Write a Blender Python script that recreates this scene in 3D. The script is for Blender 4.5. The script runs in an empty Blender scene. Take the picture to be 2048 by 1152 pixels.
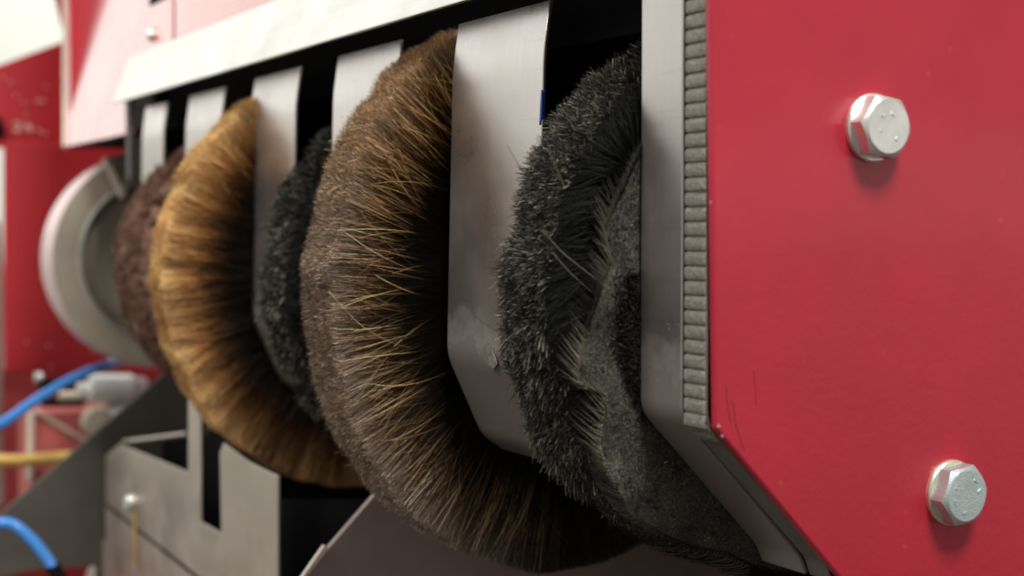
import bpy, bmesh, math, random
import numpy as np
from mathutils import Vector, Matrix, noise

random.seed(7)
rng = np.random.default_rng(7)
SC = bpy.context.scene

# ------------------------------------------------------------------ camera
# world: X along the wheel shaft towards the viewer, Y into the machine, Z up, camera at the origin (metres)
FPX, CXP, CYP = 2900.0, 1024.0, 576.0
TH, PI_ = math.radians(29.25), math.pi
PT = math.atan(124 / FPX)
FWD = Vector((-math.cos(TH) * math.cos(PT), math.sin(TH) * math.cos(PT), -math.sin(PT)))
RIGHT = Vector((math.sin(TH), math.cos(TH), 0))
UP = RIGHT.cross(FWD)
cam = bpy.data.cameras.new('camera')
camo = bpy.data.objects.new('camera', cam)
SC.collection.objects.link(camo)
camo.matrix_world = Matrix((( RIGHT.x, UP.x, -FWD.x, 0), (RIGHT.y, UP.y, -FWD.y, 0), (RIGHT.z, UP.z, -FWD.z, 0), (0, 0, 0, 1)))
cam.sensor_width = 36
cam.lens = FPX / 2048 * 36
cam.clip_start, cam.clip_end = 0.01, 50
cam.dof.use_dof = True
cam.dof.focus_distance = 0.475
cam.dof.aperture_fstop = 9.5
SC.camera = camo

# ------------------------------------------------------------------ light
SC.view_settings.view_transform = 'Standard'
SC.view_settings.look = 'None'
SC.view_settings.exposure = 0.0
SC.view_settings.gamma = 1.0
world = bpy.data.worlds.new('World'); SC.world = world
world.use_nodes = True
bg = world.node_tree.nodes['Background']
bg.inputs['Color'].default_value = (0.95, 0.88, 0.82, 1)
bg.inputs['Strength'].default_value = 0.40

def area(name, loc, target, sx, sy, power, color):
    l = bpy.data.lights.new(name, 'AREA'); l.shape = 'RECTANGLE'; l.size = sx; l.size_y = sy
    l.energy = power; l.color = color
    o = bpy.data.objects.new(name, l); SC.collection.objects.link(o)
    o.location = loc
    o.rotation_euler = (Vector(target) - Vector(loc)).to_track_quat('-Z', 'Y').to_euler()
    return o
area('workshop_lamp', (0.27, 0.19, 0.98), (-0.45, 0.22, 0), 0.34, 0.30, 17, (1.0, 0.975, 0.94))
area('window_light', (-3.0, -0.26, 0.95), (-0.6, -0.26, 0.95), 0.55, 1.4, 3.2, (0.98, 1.0, 0.97))
area('dim_window_light', (-3.0, -1.35, 1.10), (-0.6, -1.35, 1.10), 1.5, 1.75, 9.0, (0.95, 0.98, 1.0))
area('side_lamp', (-0.5, -1.5, 1.3), (-0.6, 0.25, 0.0), 0.9, 0.5, 15, (1.0, 0.95, 0.88))
area('far_left_fill', (-0.55, -0.75, 1.7), (-1.15, 0.2, -0.1), 0.5, 0.5, 14, (1.0, 0.98, 0.95))  # added fill that brightens the far left, no known ceiling fixture
area('plate_band_fill', (2.3, 2.35, 0.10), (-0.3, 0.35, 0.0), 1.6, 0.28, 3.0, (1.0, 0.97, 0.92))  # added light, makes the pale band reflected in the red side panel
area('wall_fill', (-2.3, 1.3, 1.7), (-3.1, 0.9, 0.5), 0.6, 0.6, 45, (1.0, 1.0, 0.96))  # added fill to brighten the background wall

# ------------------------------------------------------------------ pixel <-> world helpers (photo is 2048 x 1152)
def ray(u, v):
    return RIGHT * ((u - CXP) / FPX) + UP * (-(v - CYP) / FPX) + FWD
def onX(u, v, X): r = ray(u, v); return r * (X / r.x)
def onY(u, v, Y): r = ray(u, v); return r * (Y / r.y)
def onP(u, v, p, n): r = ray(u, v); n = Vector(n); return r * (Vector(p).dot(n) / r.dot(n))

SY, SZ = 0.298, -0.0247          # shaft
# ------------------------------------------------------------------ material helpers
def newmat(name):
    m = bpy.data.materials.new(name); m.use_nodes = True
    nt = m.node_tree; b = nt.nodes['Principled BSDF']
    return m, nt, b
def nd(nt, t, **kw):
    n = nt.nodes.new(t)
    for k, v in kw.items():
        if k.startswith('i_'):
            key = k[2:].replace('_', ' ')
            n.inputs[key].default_value = v
        else: setattr(n, k, v)
    return n
def coords(nt, scale=(1, 1, 1)):
    g = nd(nt, 'ShaderNodeNewGeometry')
    mp = nd(nt, 'ShaderNodeMapping'); mp.inputs['Scale'].default_value = scale
    nt.links.new(g.outputs['Position'], mp.inputs['Vector'])
    return mp.outputs['Vector']
def ramp(nt, fac, stops):
    r = nd(nt, 'ShaderNodeValToRGB')
    e = r.color_ramp.elements
    while len(e) > 1: e.remove(e[0])
    e[0].position = stops[0][0]; e[0].color = stops[0][1]
    for p, c in stops[1:]:
        x = e.new(p); x.color = c
    nt.links.new(fac, r.inputs['Fac'])
    return r.outputs['Color']
def g4(v): return (v, v, v, 1) if not isinstance(v, tuple) else (v[0], v[1], v[2], 1)
def noisef(nt, vec, scale, detail=4, rough=0.55):
    n = nd(nt, 'ShaderNodeTexNoise'); n.inputs['Scale'].default_value = scale
    n.inputs['Detail'].default_value = detail; n.inputs['Roughness'].default_value = rough
    nt.links.new(vec, n.inputs['Vector']); return n.outputs['Fac']
def mixc(nt, fac, a, b, mode='MIX'):
    m = nd(nt, 'ShaderNodeMix', data_type='RGBA', blend_type=mode)
    for s, val in ((0, fac), (6, a), (7, b)):
        if isinstance(val, bpy.types.NodeSocket): nt.links.new(val, m.inputs[s])
        else: m.inputs[s].default_value = val if s == 0 else g4(val)
    return m.outputs[2]
def bump(nt, b, h, strength, dist=0.0005):
    n = nd(nt, 'ShaderNodeBump'); n.inputs['Strength'].default_value = strength; n.inputs['Distance'].default_value = dist
    nt.links.new(h, n.inputs['Height']); nt.links.new(n.outputs['Normal'], b.inputs['Normal'])

def steel(name, base=(0.56, 0.53, 0.50), rough=0.30, brushed=(6, 900, 900), dust=0.25, metallic=1.0, brush_amt=0.10, grime=False, smear_lo=0.90):
    m, nt, b = newmat(name)
    v = coords(nt, brushed)
    n1 = noisef(nt, v, 1.0, 3)
    v2 = coords(nt)
    n2 = noisef(nt, v2, 28, 5, 0.6)
    n3 = noisef(nt, v2, 900, 2)
    vor = nd(nt, 'ShaderNodeTexVoronoi'); vor.inputs['Scale'].default_value = 380; nt.links.new(v2, vor.inputs['Vector'])
    speck = ramp(nt, vor.outputs['Distance'], [(0.0, g4(1.0)), (0.10, g4(0.7)), (0.16, g4(0.0))])
    gate = ramp(nt, noisef(nt, v2, 130, 4), [(0.56, g4(0)), (0.66, g4(1))])
    sp = mixc(nt, 1.0, speck, gate, 'MULTIPLY')
    smear = ramp(nt, n2, [(0.35, g4(smear_lo)), (0.65, g4(1.03))])
    c = mixc(nt, 1.0, base, smear, 'MULTIPLY')
    c = mixc(nt, ramp(nt, n1, [(0.3, g4(0)), (0.7, g4(brush_amt))]), c, (0.25, 0.22, 0.2))
    c = mixc(nt, sp, c, (0.62, 0.58, 0.5))
    v5 = coords(nt, (25, 25, 420))
    scr = ramp(nt, noisef(nt, v5, 1.0, 2, 0.4), [(0.66, g4(0)), (0.72, g4(0.14))])
    c = mixc(nt, scr, c, (0.30, 0.27, 0.25))
    if grime:
        sx = nd(nt, 'ShaderNodeSeparateXYZ'); nt.links.new(v2, sx.inputs[0])
        mr = nd(nt, 'ShaderNodeMapRange'); mr.inputs['From Min'].default_value = -0.022; mr.inputs['From Max'].default_value = -0.062
        nt.links.new(sx.outputs['Z'], mr.inputs['Value'])
        ad = nd(nt, 'ShaderNodeMath', operation='ADD'); nt.links.new(mr.outputs[0], ad.inputs[0]); nt.links.new(noisef(nt, v2, 70, 6, 0.7), ad.inputs[1])
        gm = ramp(nt, ad.outputs[0], [(0.72, g4(0)), (1.0, g4(0.40)), (1.3, g4(0.75))])
        c = mixc(nt, gm, c, (0.10, 0.085, 0.072))
        gmx = mixc(nt, 1.0, gm, g4(1.0), 'MULTIPLY')
        sp = mixc(nt, 1.0, sp, gmx, 'LIGHTEN')
    nt.links.new(c, b.inputs['Base Color'])
    met = nd(nt, 'ShaderNodeMath', operation='MULTIPLY_ADD'); nt.links.new(sp, met.inputs[0]); met.inputs[1].default_value = -metallic; met.inputs[2].default_value = metallic
    nt.links.new(met.outputs[0], b.inputs['Metallic'])
    rr = nd(nt, 'ShaderNodeMapRange'); rr.inputs['To Min'].default_value = rough - 0.05; rr.inputs['To Max'].default_value = rough + dust
    rr.inputs['From Min'].default_value = 0.35; rr.inputs['From Max'].default_value = 0.75
    nt.links.new(n2, rr.inputs['Value']); nt.links.new(rr.outputs[0], b.inputs['Roughness'])
    bump(nt, b, mixc(nt, 0.5, n1, n3), 0.10, 0.0002)
    return m

def paint(name, base, rough=0.35, spec=0.5, specks=0.5, coat=0.0, scale=1.0, speck_col=(0.75, 0.45, 0.45)):
    m, nt, b = newmat(name)
    v = coords(nt)
    n = noisef(nt, v, 14 * scale, 5)
    c = mixc(nt, ramp(nt, n, [(0.3, g4(0)), (0.75, g4(1))]), tuple(x * 0.86 for x in base), tuple(min(1, x * 1.12) for x in base))
    vor = nd(nt, 'ShaderNodeTexVoronoi'); vor.inputs['Scale'].default_value = 120 * scale; nt.links.new(v, vor.inputs['Vector'])
    sp = ramp(nt, vor.outputs['Distance'], [(0.0, g4(specks)), (0.08, g4(specks * 0.5)), (0.13, g4(0.0))])
    gate = ramp(nt, noisef(nt, v, 40 * scale, 3), [(0.52, g4(0)), (0.62, g4(1))])
    c = mixc(nt, mixc(nt, 1.0, sp, gate, 'MULTIPLY'), c, speck_col)
    # faint rubbed scratches
    v3 = coords(nt, (60, 90, 9))
    sc_ = ramp(nt, noisef(nt, v3, 3.0, 3, 0.7), [(0.70, g4(0)), (0.78, g4(0.35))])
    c = mixc(nt, sc_, c, tuple(min(1, x * 0.7 + 0.03) for x in base))
    nt.links.new(c, b.inputs['Base Color'])
    rr = nd(nt, 'ShaderNodeMapRange'); rr.inputs['To Min'].default_value = rough * 0.8; rr.inputs['To Max'].default_value = rough * 1.35
    nt.links.new(noisef(nt, v, 30 * scale, 4), rr.inputs['Value']); nt.links.new(rr.outputs[0], b.inputs['Roughness'])
    b.inputs['Specular IOR Level'].default_value = spec
    b.inputs['Coat Weight'].default_value = coat; b.inputs['Coat Roughness'].default_value = 0.12
    bump(nt, b, noisef(nt, v, 420, 2), 0.22, 0.0004)
    return m

def plain(name, base, rough=0.5, metallic=0.0, nscale=60, var=0.25, bmp=0.1):
    m, nt, b = newmat(name)
    v = coords(nt)
    n = noisef(nt, v, nscale, 5)
    c = mixc(nt, ramp(nt, n, [(0.3, g4(0)), (0.7, g4(1))]), tuple(x * (1 - var) for x in base), tuple(min(1, x * (1 + var)) for x in base))
    nt.links.new(c, b.inputs['Base Color'])
    b.inputs['Roughness'].default_value = rough; b.inputs['Metallic'].default_value = metallic
    bump(nt, b, noisef(nt, v, nscale * 12, 3), bmp, 0.0004)
    return m

def hairmat(name, rough=0.42, spec=0.45):
    m, nt, b = newmat(name)
    a = nd(nt, 'ShaderNodeAttribute'); a.attribute_name = 'tint'
    nt.links.new(a.outputs['Color'], b.inputs['Base Color'])
    b.inputs['Roughness'].default_value = rough; b.inputs['Specular IOR Level'].default_value = spec
    return m

M_FINGER = steel('brushed_steel', (0.60, 0.555, 0.53), 0.32, (500, 500, 7), 0.10, metallic=0.9, grime=True)
M_HEADER = steel('bright_steel', (0.70, 0.69, 0.66), 0.24, (7, 600, 600), 0.3, smear_lo=0.72)
M_HOPPER = steel('grey_sheet_steel', (0.64, 0.57, 0.49), 0.42, (300, 300, 12), 0.2, metallic=0.75)
M_MAUVE = steel('brown_tinted_steel', (0.36, 0.285, 0.265), 0.5, (300, 300, 12), 0.15, metallic=0.35)
M_GUSSET = plain('dark_grey_sheet', (0.075, 0.068, 0.056), 0.6, 0.0, 30, 0.15)
M_RED = paint('crimson_gloss_paint', (0.435, 0.017, 0.038), 0.38, 0.45, 0.10, 0.1)
M_REDFAR = paint('worn_red_paint', (0.46, 0.024, 0.034), 0.4, 0.4, 0.9, 0.0, 0.55)
M_HOOD = paint('glossy_red_hood_paint', (0.52, 0.07, 0.085), 0.22, 0.8, 0.2, 0.6)
M_EDGE = plain('bare_plate_edge', (0.55, 0.27, 0.26), 0.4, 0.3)
M_DARK = plain('black_interior_and_shade', (0.003, 0.003, 0.004), 0.8)
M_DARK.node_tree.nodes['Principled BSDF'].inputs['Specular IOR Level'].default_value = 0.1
M_ZINC = plain('zinc_plated_steel', (0.80, 0.82, 0.78), 0.3, 0.75, 160, 0.10, 0.3)
M_YZINC = plain('yellow_zinc_steel', (0.80, 0.74, 0.58), 0.32, 0.75, 160, 0.10, 0.25)
M_HOSE = plain('blue_polyurethane', (0.06, 0.27, 0.72), 0.25, 0, 40, 0.08, 0.02)
M_WHITE = plain('white_plastic', (0.82, 0.84, 0.80), 0.35, 0, 30, 0.06, 0.05)
M_RUBBER = plain('pale_pink_rubber', (0.80, 0.62, 0.62), 0.4, 0, 30, 0.08, 0.05)
M_DISC = plain('worn_cast_aluminium', (0.36, 0.315, 0.245), 0.6, 0.0, 25, 0.15, 0.3)
M_DISCIN = plain('machined_aluminium', (0.38, 0.33, 0.26), 0.6, 0.0, 25, 0.12, 0.2)
for m_ in (M_DISC, M_DISCIN): m_.node_tree.nodes['Principled BSDF'].inputs['Specular IOR Level'].default_value = 0.2
M_BRASS = plain('yellow_brass', (0.75, 0.50, 0.14), 0.35, 0.4, 40, 0.1, 0.1)
M_WALL = plain('pale_green_white_wall', (0.80, 0.84, 0.76), 0.8, 0, 2, 0.05, 0.02)
M_COLUMN = plain('grey_brown_column', (0.30, 0.22, 0.19), 0.4, 0.3, 8, 0.2)
M_PINK = plain('faded_red_tray_paint', (0.62, 0.16, 0.15), 0.3, 0, 20, 0.15)
M_TAPE = plain('pale_worn_edge', (0.75, 0.66, 0.55), 0.4, 0.1, 40, 0.1)

# ------------------------------------------------------------------ object helpers
def link(o, parent=None):
    SC.collection.objects.link(o)
    if parent is not None: o.parent = parent
    return o
def thing(name, label, cat, loc=(0, 0, 0), group=None):
    o = bpy.data.objects.new(name, None); o.empty_display_size = 0.02
    SC.collection.objects.link(o); o['label'] = label; o['category'] = cat
    if group: o['group'] = group
    return o
def tag(o, label=None, cat=None, group=None, kind=None):
    if label: o['label'] = label
    if cat: o['category'] = cat
    if group: o['group'] = group
    if kind: o['kind'] = kind
    return o
def mesh(name, verts, faces, mat, parent=None, smooth=False, bevel=0, seg=2):
    me = bpy.data.meshes.new(name)
    me.from_pydata([tuple(v) for v in verts], [], faces); me.validate()
    bm = bmesh.new(); bm.from_mesh(me); bmesh.ops.recalc_face_normals(bm, faces=bm.faces); bm.to_mesh(me); bm.free()
    me.materials.append(mat)
    if smooth: me.polygons.foreach_set('use_smooth', [True] * len(me.polygons))
    o = bpy.data.objects.new(name, me); link(o, parent)
    if bevel:
        b = o.modifiers.new('bevel', 'BEVEL'); b.width = bevel; b.segments = seg; b.limit_method = 'ANGLE'; b.angle_limit = math.radians(35)
    return o
def slab(name, pts, off, mat, parent=None, bevel=0.0004, holes=None):
    """polygon pts (3D) extruded by vector off"""
    off = Vector(off); n = len(pts)
    v = [Vector(p) for p in pts] + [Vector(p) + off for p in pts]
    f = [list(range(n)), list(range(2 * n - 1, n - 1, -1))]
    for i in range(n):
        j = (i + 1) % n; f.append([i, j, n + j, n + i])
    return mesh(name, v, f, mat, parent, bevel=bevel)
def box(name, lo, hi, mat, parent=None, bevel=0.0004):
    x0, y0, z0 = lo; x1, y1, z1 = hi
    return slab(name, [(x0, y0, z0), (x0, y1, z0), (x0, y1, z1), (x0, y0, z1)], (x1 - x0, 0, 0), mat, parent, bevel)
def lathe(name, prof, mat, parent=None, axis='X', loc=(0, 0, 0), seg=96, smooth=True, angle=30, caps=True):
    """prof: (x, r) pairs; revolve round the X axis through loc"""
    vs, fs = [], []
    for x, r in prof:
        for k in range(seg):
            a = 2 * PI_ * k / seg
            vs.append((x + loc[0], loc[1] + r * math.cos(a), loc[2] + r * math.sin(a)))
    for i in range(len(prof) - 1):
        for k in range(seg):
            l = (k + 1) % seg
            fs.append((i * seg + k, i * seg + l, (i + 1) * seg + l, (i + 1) * seg + k))
    if caps and prof[0][1] > 1e-6: fs.append(tuple(range(seg)))
    if caps and prof[-1][1] > 1e-6: fs.append(tuple(range((len(prof) - 1) * seg + seg - 1, (len(prof) - 1) * seg - 1, -1)))
    o = mesh(name, vs, fs, mat, parent)
    if smooth: o.data.shade_smooth() if hasattr(o.data, 'shade_smooth') else None
    try: o.data.set_sharp_from_angle(angle=math.radians(angle))
    except Exception: pass
    return o
def tube(name, pts, r, mat, parent=None, seg=14, caps=True, sub=10):
    """swept tube through Catmull-Rom points"""
    P = [Vector(p) for p in pts]
    if len(P) > 2:
        Q = [P[0] * 2 - P[1]] + P + [P[-1] * 2 - P[-2]]; out = []
        for i in range(1, len(Q) - 2):
            for k in range(sub):
                t = k / sub
                a, b, c, d = Q[i - 1], Q[i], Q[i + 1], Q[i + 2]
                out.append(0.5 * ((2 * b) + (c - a) * t + (2 * a - 5 * b + 4 * c - d) * t * t + (3 * b - a - 3 * c + d) * t ** 3))
        out.append(P[-1]); P = out
    vs, fs = [], []
    up = Vector((0.13, 0.21, 0.97))
    for i, p in enumerate(P):
        t = (P[min(i + 1, len(P) - 1)] - P[max(i - 1, 0)]).normalized()
        s = t.cross(up).normalized(); w = s.cross(t)
        rr = r[i] if isinstance(r, (list, tuple)) else r
        for k in range(seg):
            a = 2 * PI_ * k / seg
            vs.append(p + (s * math.cos(a) + w * math.sin(a)) * rr)
    for i in range(len(P) - 1):
        for k in range(seg):
            l = (k + 1) % seg
            fs.append((i * seg + k, i * seg + l, (i + 1) * seg + l, (i + 1) * seg + k))
    if caps:
        fs.append(tuple(range(seg))); fs.append(tuple(range(len(P) * seg - 1, (len(P) - 1) * seg - 1, -1)))
    o = mesh(name, vs, fs, mat, parent, smooth=False)
    o.data.shade_smooth()
    try: o.data.set_sharp_from_angle(angle=math.radians(50))
    except Exception: pass
    return o
def hairs(name, P, rad, col, mat, parent):
    """P (N,K,3) points, rad (N,K), col (N,K,3)"""
    N, K = P.shape[:2]
    hc = bpy.data.hair_curves.new(name)
    hc.add_curves([K] * N)
    hc.attributes['position'].data.foreach_set('vector', P.astype(np.float32).ravel())
    ra = hc.attributes.get('radius') or hc.attributes.new('radius', 'FLOAT', 'POINT')
    ra.data.foreach_set('value', rad.astype(np.float32).ravel())
    ca = hc.attributes.new('tint', 'FLOAT_COLOR', 'POINT')
    c4 = np.ones((N, K, 4), np.float32); c4[..., :3] = np.clip(col, 0, 1)
    ca.data.foreach_set('color', c4.ravel())
    hc.materials.append(mat)
    o = bpy.data.objects.new(name, hc); link(o, parent)
    o['kind'] = 'stuff'
    return o

# ================================================================== SETTING
wall = box('wall', (-3.2, -3.5, -1.5), (-3.1, 3.5, 2.5), M_WALL); wall['kind'] = 'structure'
M_FLOOR = plain('brown_workshop_floor', (0.09, 0.07, 0.058), 0.55, 0, 3, 0.2)
floor = box('floor', (-3.1, -3.5, -1.05), (3.0, 3.5, -1.0), M_FLOOR); floor['kind'] = 'structure'

# ================================================================== MACHINE BODY
mach = thing('finishing_machine', 'crimson machine body with hex bolted side plate at the right of the brushes', 'machine')
PX = -0.318
sp = [(0.2375, 0.30), (0.2380, 0.13), (0.2426, -0.0557), (0.286, -0.1007), (0.42, -0.240), (0.75, -0.240), (0.75, 0.30)]
slab('side_panel', [(PX, y, z) for y, z in sp], (-0.003, 0, 0), M_RED, mach, 0.0007)

def hex_bolt(y, z, rot, mat_w, mat_h, parent, X=PX, s=1.0, marks=()):
    R = 0.0099 * s
    w = lathe('washer', [(0, R * 1.01), (0.0012 * s, R * 1.01), (0.0017 * s, R * 0.96), (0.0017 * s, 0)], mat_w, None, loc=(0, 0, 0), seg=48)
    seg = 48; ri = R * 0.99 * math.cos(PI_ / 6); rc = ri * 0.93; h0, h1 = 0.0016 * s, 0.0072 * s
    vs, fs = [], []
    for ring in range(4):
        for k in range(seg):
            a = 2 * PI_ * k / seg
            aa = (a + PI_ / 6) % (PI_ / 3) - PI_ / 6
            rh = ri / math.cos(aa); rh = min(rh, R * 0.975)
            if ring == 0: x, r = h0, rh
            elif ring == 1: x, r = h1 - (rh - rc) * 0.62 - 0.0002, rh
            elif ring == 2: x, r = h1 - 0.0001, rc * 1.0
            else: x, r = h1, rc * 0.965
            vs.append((x, r * math.cos(a + rot), r * math.sin(a + rot)))
    for i in range(3):
        for k in range(seg):
            l = (k + 1) % seg; fs.append((i * seg + k, i * seg + l, (i + 1) * seg + l, (i + 1) * seg + k))
    fs.append(tuple(range(3 * seg, 4 * seg)))
    b = mesh('bolt', vs, fs, mat_h, parent); b.location = (X, y, z)
    w.parent = b
    for (dy, dz, ln, an) in marks:
        c, s_ = math.cos(an), math.sin(an); hw = 0.00045
        q = [(h1 - 0.0001, dy + c * ln * a_ - s_ * hw * b_, dz + s_ * ln * a_ + c * hw * b_) for a_, b_ in ((-1, -1), (1, -1), (1, 1), (-1, 1))]
        slab('head_mark', q, (0.0003, 0, 0), mat_h, b, 0.0001)
    return b
p = onX(1743, 256, PX); hex_bolt(p.y, p.z, math.radians(83), M_ZINC, M_ZINC, mach, marks=((-0.002, 0.003, .0008, .4), (0.0015, 0.0035, .0009, -.5), (0.003, -0.0035, .0006, .9), (-0.003, -0.001, .0007, 1.4)))
M_ZBLUE = plain('blue_passivated_zinc', (0.62, 0.74, 0.74), 0.3, 0.7, 160, 0.10, 0.3)
p = onX(1899, 984, PX); hex_bolt(p.y, p.z, math.radians(97), M_YZINC, M_ZBLUE, mach, marks=((-0.0045, 0.003, .0008, 1.2), (0.0035, 0.0042, .0009, -.5), (0.005, 0.001, .0009, .6), (-0.0048, -0.0018, .0009, 1.7), (-0.001, -0.0052, .0009, .2)))

# chips in the paint along the front edge
M_CHIP = plain('grey_primer_chip', (0.42, 0.30, 0.29), 0.6)
for (u_, v_, a_, b_) in ((1437, 852, 5, 4), (1444, 872, 3, 3), (1421, 405, 2, 3)):
    q = [onX(u_ + a_ * math.cos(t_) * random.uniform(.6, 1.2), v_ + b_ * math.sin(t_) * random.uniform(.6, 1.2), PX + 0.00002) for t_ in [k_ * PI_ / 4 for k_ in range(8)]]
    slab('paint_chip', q, (0.00012, 0, 0), M_CHIP, mach, 0)
# dark scuffs low on the side panel
M_SCUFF = plain('dark_scuff', (0.33, 0.015, 0.035), 0.5)
for pts_ in (((1452, 770), (1455, 810), (1462, 845)), ((1508, 742), (1510, 775), (1513, 812)), ((1466, 800), (1472, 850), (1488, 900))):
    q = [onX(u_, v_, PX) for u_, v_ in pts_]
    tube('scuff', q, 0.00016, M_SCUFF, mach, seg=5, sub=4)
# dark interior of the machine behind the guard
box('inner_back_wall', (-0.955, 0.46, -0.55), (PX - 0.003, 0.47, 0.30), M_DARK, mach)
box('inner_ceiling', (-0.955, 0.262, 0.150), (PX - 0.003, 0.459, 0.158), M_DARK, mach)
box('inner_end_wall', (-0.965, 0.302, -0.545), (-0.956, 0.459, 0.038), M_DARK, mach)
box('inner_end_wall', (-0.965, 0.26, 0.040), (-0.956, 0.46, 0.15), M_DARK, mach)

# hood above the guard: two glossy red sheets, leaning back
HP, HN = (0, 0.2395, 0.054), (0, -math.cos(math.radians(9)), math.sin(math.radians(9)))
hin = Vector(HN) * -0.0015
slab('hood_sheet', [onP(u, v, HP, HN) for u, v in ((131, -120), (131, 294), (266, 266), (266, 113), (346, 86), (346, -120))], hin, M_HOOD, mach, 0.0006)
slab('hood_sheet', [onP(u, v, HP, HN) for u, v in ((350, -120), (350, 83), (600, -2), (940, -120))], hin, M_HOOD, mach, 0.0006)
# rolled pale edge of the hood and its underside
a0, a1 = onP(131, -120, HP, HN), onP(131, 294, HP, HN)
tube('hood_edge', [a0, (a0 + a1) / 2, a1], 0.0022, M_TAPE, mach, sub=2)
b0, b1 = onP(131, 295, HP, HN), onP(268, 267, HP, HN)
slab('hood_underside', [b0 + Vector((0, 0.0016, 0)), b1 + Vector((0, 0.0016, 0)), b1 + Vector((0, 0.2, 0)), b0 + Vector((0, 0.2, 0))], (0, 0, 0.004), M_DARK, mach)  # coloured black for the shadow beneath the hood
c0 = onP(131, 294, HP, HN)
box('hood_end_wall', (c0.x - 0.002, c0.y + 0.004, c0.z), (c0.x, 0.45, 0.30), M_REDFAR, mach)
def screw(pos, n, r, mat, parent, name='screw'):
    n = Vector(n).normalized()
    q = n.to_track_quat('X', 'Z')
    o = lathe(name, [(-0.001, r), (r * 0.5, r), (r * 0.85, r * 0.75), (r * 0.9, r * 0.4), (r * 0.6, r * 0.35), (r * 0.6, 0)], mat, parent, seg=24)
    o.rotation_mode = 'QUATERNION'; o.rotation_quaternion = q; o.location = pos
    return o
screw(onP(155, 62, HP, HN), HN, 0.0042, M_WHITE, mach)
screw(onP(306, 70, HP, HN), HN, 0.0042, M_ZINC, mach)

# shaft (dark steel spindle running through all wheels)
tube('spindle', [(-1.16, SY, SZ), (-0.62, SY, SZ), (-0.34, SY, SZ)], 0.011, M_GUSSET, mach, sub=2)

# gussets of the dust hopper, standing across the shaft
GX = -0.985
slab('gusset_plate', [onX(u, v, GX) for u, v in ((420, 668), (0, 1028), (-160, 1160), (-160, 1200), (60, 1142), (192, 1132), (192, 1400), (620, 1400), (620, 668))], (-0.003, 0, 0), M_GUSSET, mach, 0.0008)
GX2 = -0.575
slab('deflector_plate', [onX(u, v, GX2) for u, v in ((772, 962), (600, 1160), (470, 1310), (1500, 1310), (1500, 962))], (-0.003, 0, 0), M_MAUVE, mach, 0.0008)
slab('edge_clip', [onX(u, v, GX2 + 0.0005) for u, v in ((645, 1088), (600, 1152), (590, 1160), (604, 1160), (655, 1095))], (0.002, 0, 0), M_TAPE, mach, 0.0004)

# ================================================================== FINGER GUARD
guard = thing('finger_guard', 'brushed steel guard with upright fingers between the brush wheels', 'guard')
def arc_profile(pts, r=0.006, n=5):
    out = [Vector(pts[0])]
    for i in range(1, len(pts) - 1):
        a, b, c = Vector(pts[i - 1]), Vector(pts[i]), Vector(pts[i + 1])
        d1, d2 = (a - b), (c - b); rr = min(r, d1.length * 0.4, d2.length * 0.4)
        p0, p1 = b + d1.normalized() * rr, b + d2.normalized() * rr
        for k in range(n + 1):
            t = k / n; out.append((1 - t) ** 2 * p0 + 2 * t * (1 - t) * b + t * t * p1)
    out.append(Vector(pts[-1])); return out
def bent_sheet(name, prof, x0, x1, th, mat, parent, r=0.006, xend=None):
    """prof: (y,z) front line from top to bottom; sheet thickness th goes into the machine"""
    L = arc_profile(prof, r)
    n = len(L); off = []
    for i in range(n):
        t = (L[min(i + 1, n - 1)] - L[max(i - 1, 0)]).normalized()
        off.append(Vector((-t.y, t.x)) if -t.y > 0 else Vector((-t.y, t.x)))
    vs = []
    for x in (x0, x1):
        for i in range(n): vs.append((x, L[i].x, L[i].y))
        for i in range(n): vs.append((x, L[i].x + off[i].x * th, L[i].y + off[i].y * th))
    fs = []
    for i in range(n - 1):
        fs.append((i, i + 1, 2 * n + i + 1, 2 * n + i))
        fs.append((n + i, 3 * n + i, 3 * n + i + 1, n + i + 1))
        fs.append((i, n + i, n + i + 1, i + 1))
        fs.append((2 * n + i, 2 * n + i + 1, 3 * n + i + 1, 3 * n + i))
    fs.append((0, 2 * n, 3 * n, n)); fs.append((n - 1, 2 * n - 1, 4 * n - 1, 3 * n - 1))
    o = mesh(name, vs, fs, mat, parent, bevel=0.0003)
    o.data.shade_smooth(); o.data.set_sharp_from_angle(angle=math.radians(35))
    return o
FPROF = [(0.2430, 0.0735), (0.2405, 0.056), (0.2380, -0.047), (0.2523, -0.0775), (0.2613, -0.0837)]
FY = 0.24
def fx(u): return onY(u, 400, FY).x
fingers = [(903, 1084), (665, 790), (500, 590), (371, 441), (284, 326)]
for k, (u0, u1) in enumerate(fingers):
    bent_sheet('guard_finger', FPROF, fx(u0), fx(u1), 0.0013, M_FINGER, guard, 0.005)
F1 = [(0.2470, 0.160), (0.2402, 0.070), (0.2402, -0.0540), (0.2835, -0.0985), (0.2860, -0.1040)]
bent_sheet('guard_finger', F1, fx(1281), fx(1363), 0.0013, M_FINGER, guard, 0.004)
slab('blue_reflection', [onY(u_, v_, 0.2395) + Vector((0.0004, 0, 0)) for u_, v_ in ((1081, 180), (1083, 184), (1081, 236), (1077, 250), (1079, 205))], (0, 0.0012, 0), plain('painted_blue_reflection', (0.02, 0.06, 0.30), 0.4), guard, 0)  # blue reflection on the finger edge, made as a coloured sliver
# dried drop and smudges stuck on the widest finger near its lower bend
fxm = fx(903) 
q = [onY(u_, v_, 0.2379) for u_, v_ in ((981, 691), (986, 700), (993, 716), (996, 729), (989, 738), (980, 734), (977, 720), (978, 704))]
dv = slab('dried_drop', q, (0, -0.0005, 0), plain('dried_grey_glue', (0.22, 0.20, 0.18), 0.25, 0.0, 900, 0.6, 0.6), guard, 0.0002)
# left edge post of the guard
box('edge_post', (-0.932, 0.239, 0.030), (-0.921, 0.262, 0.098), M_GUSSET, guard)
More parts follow.
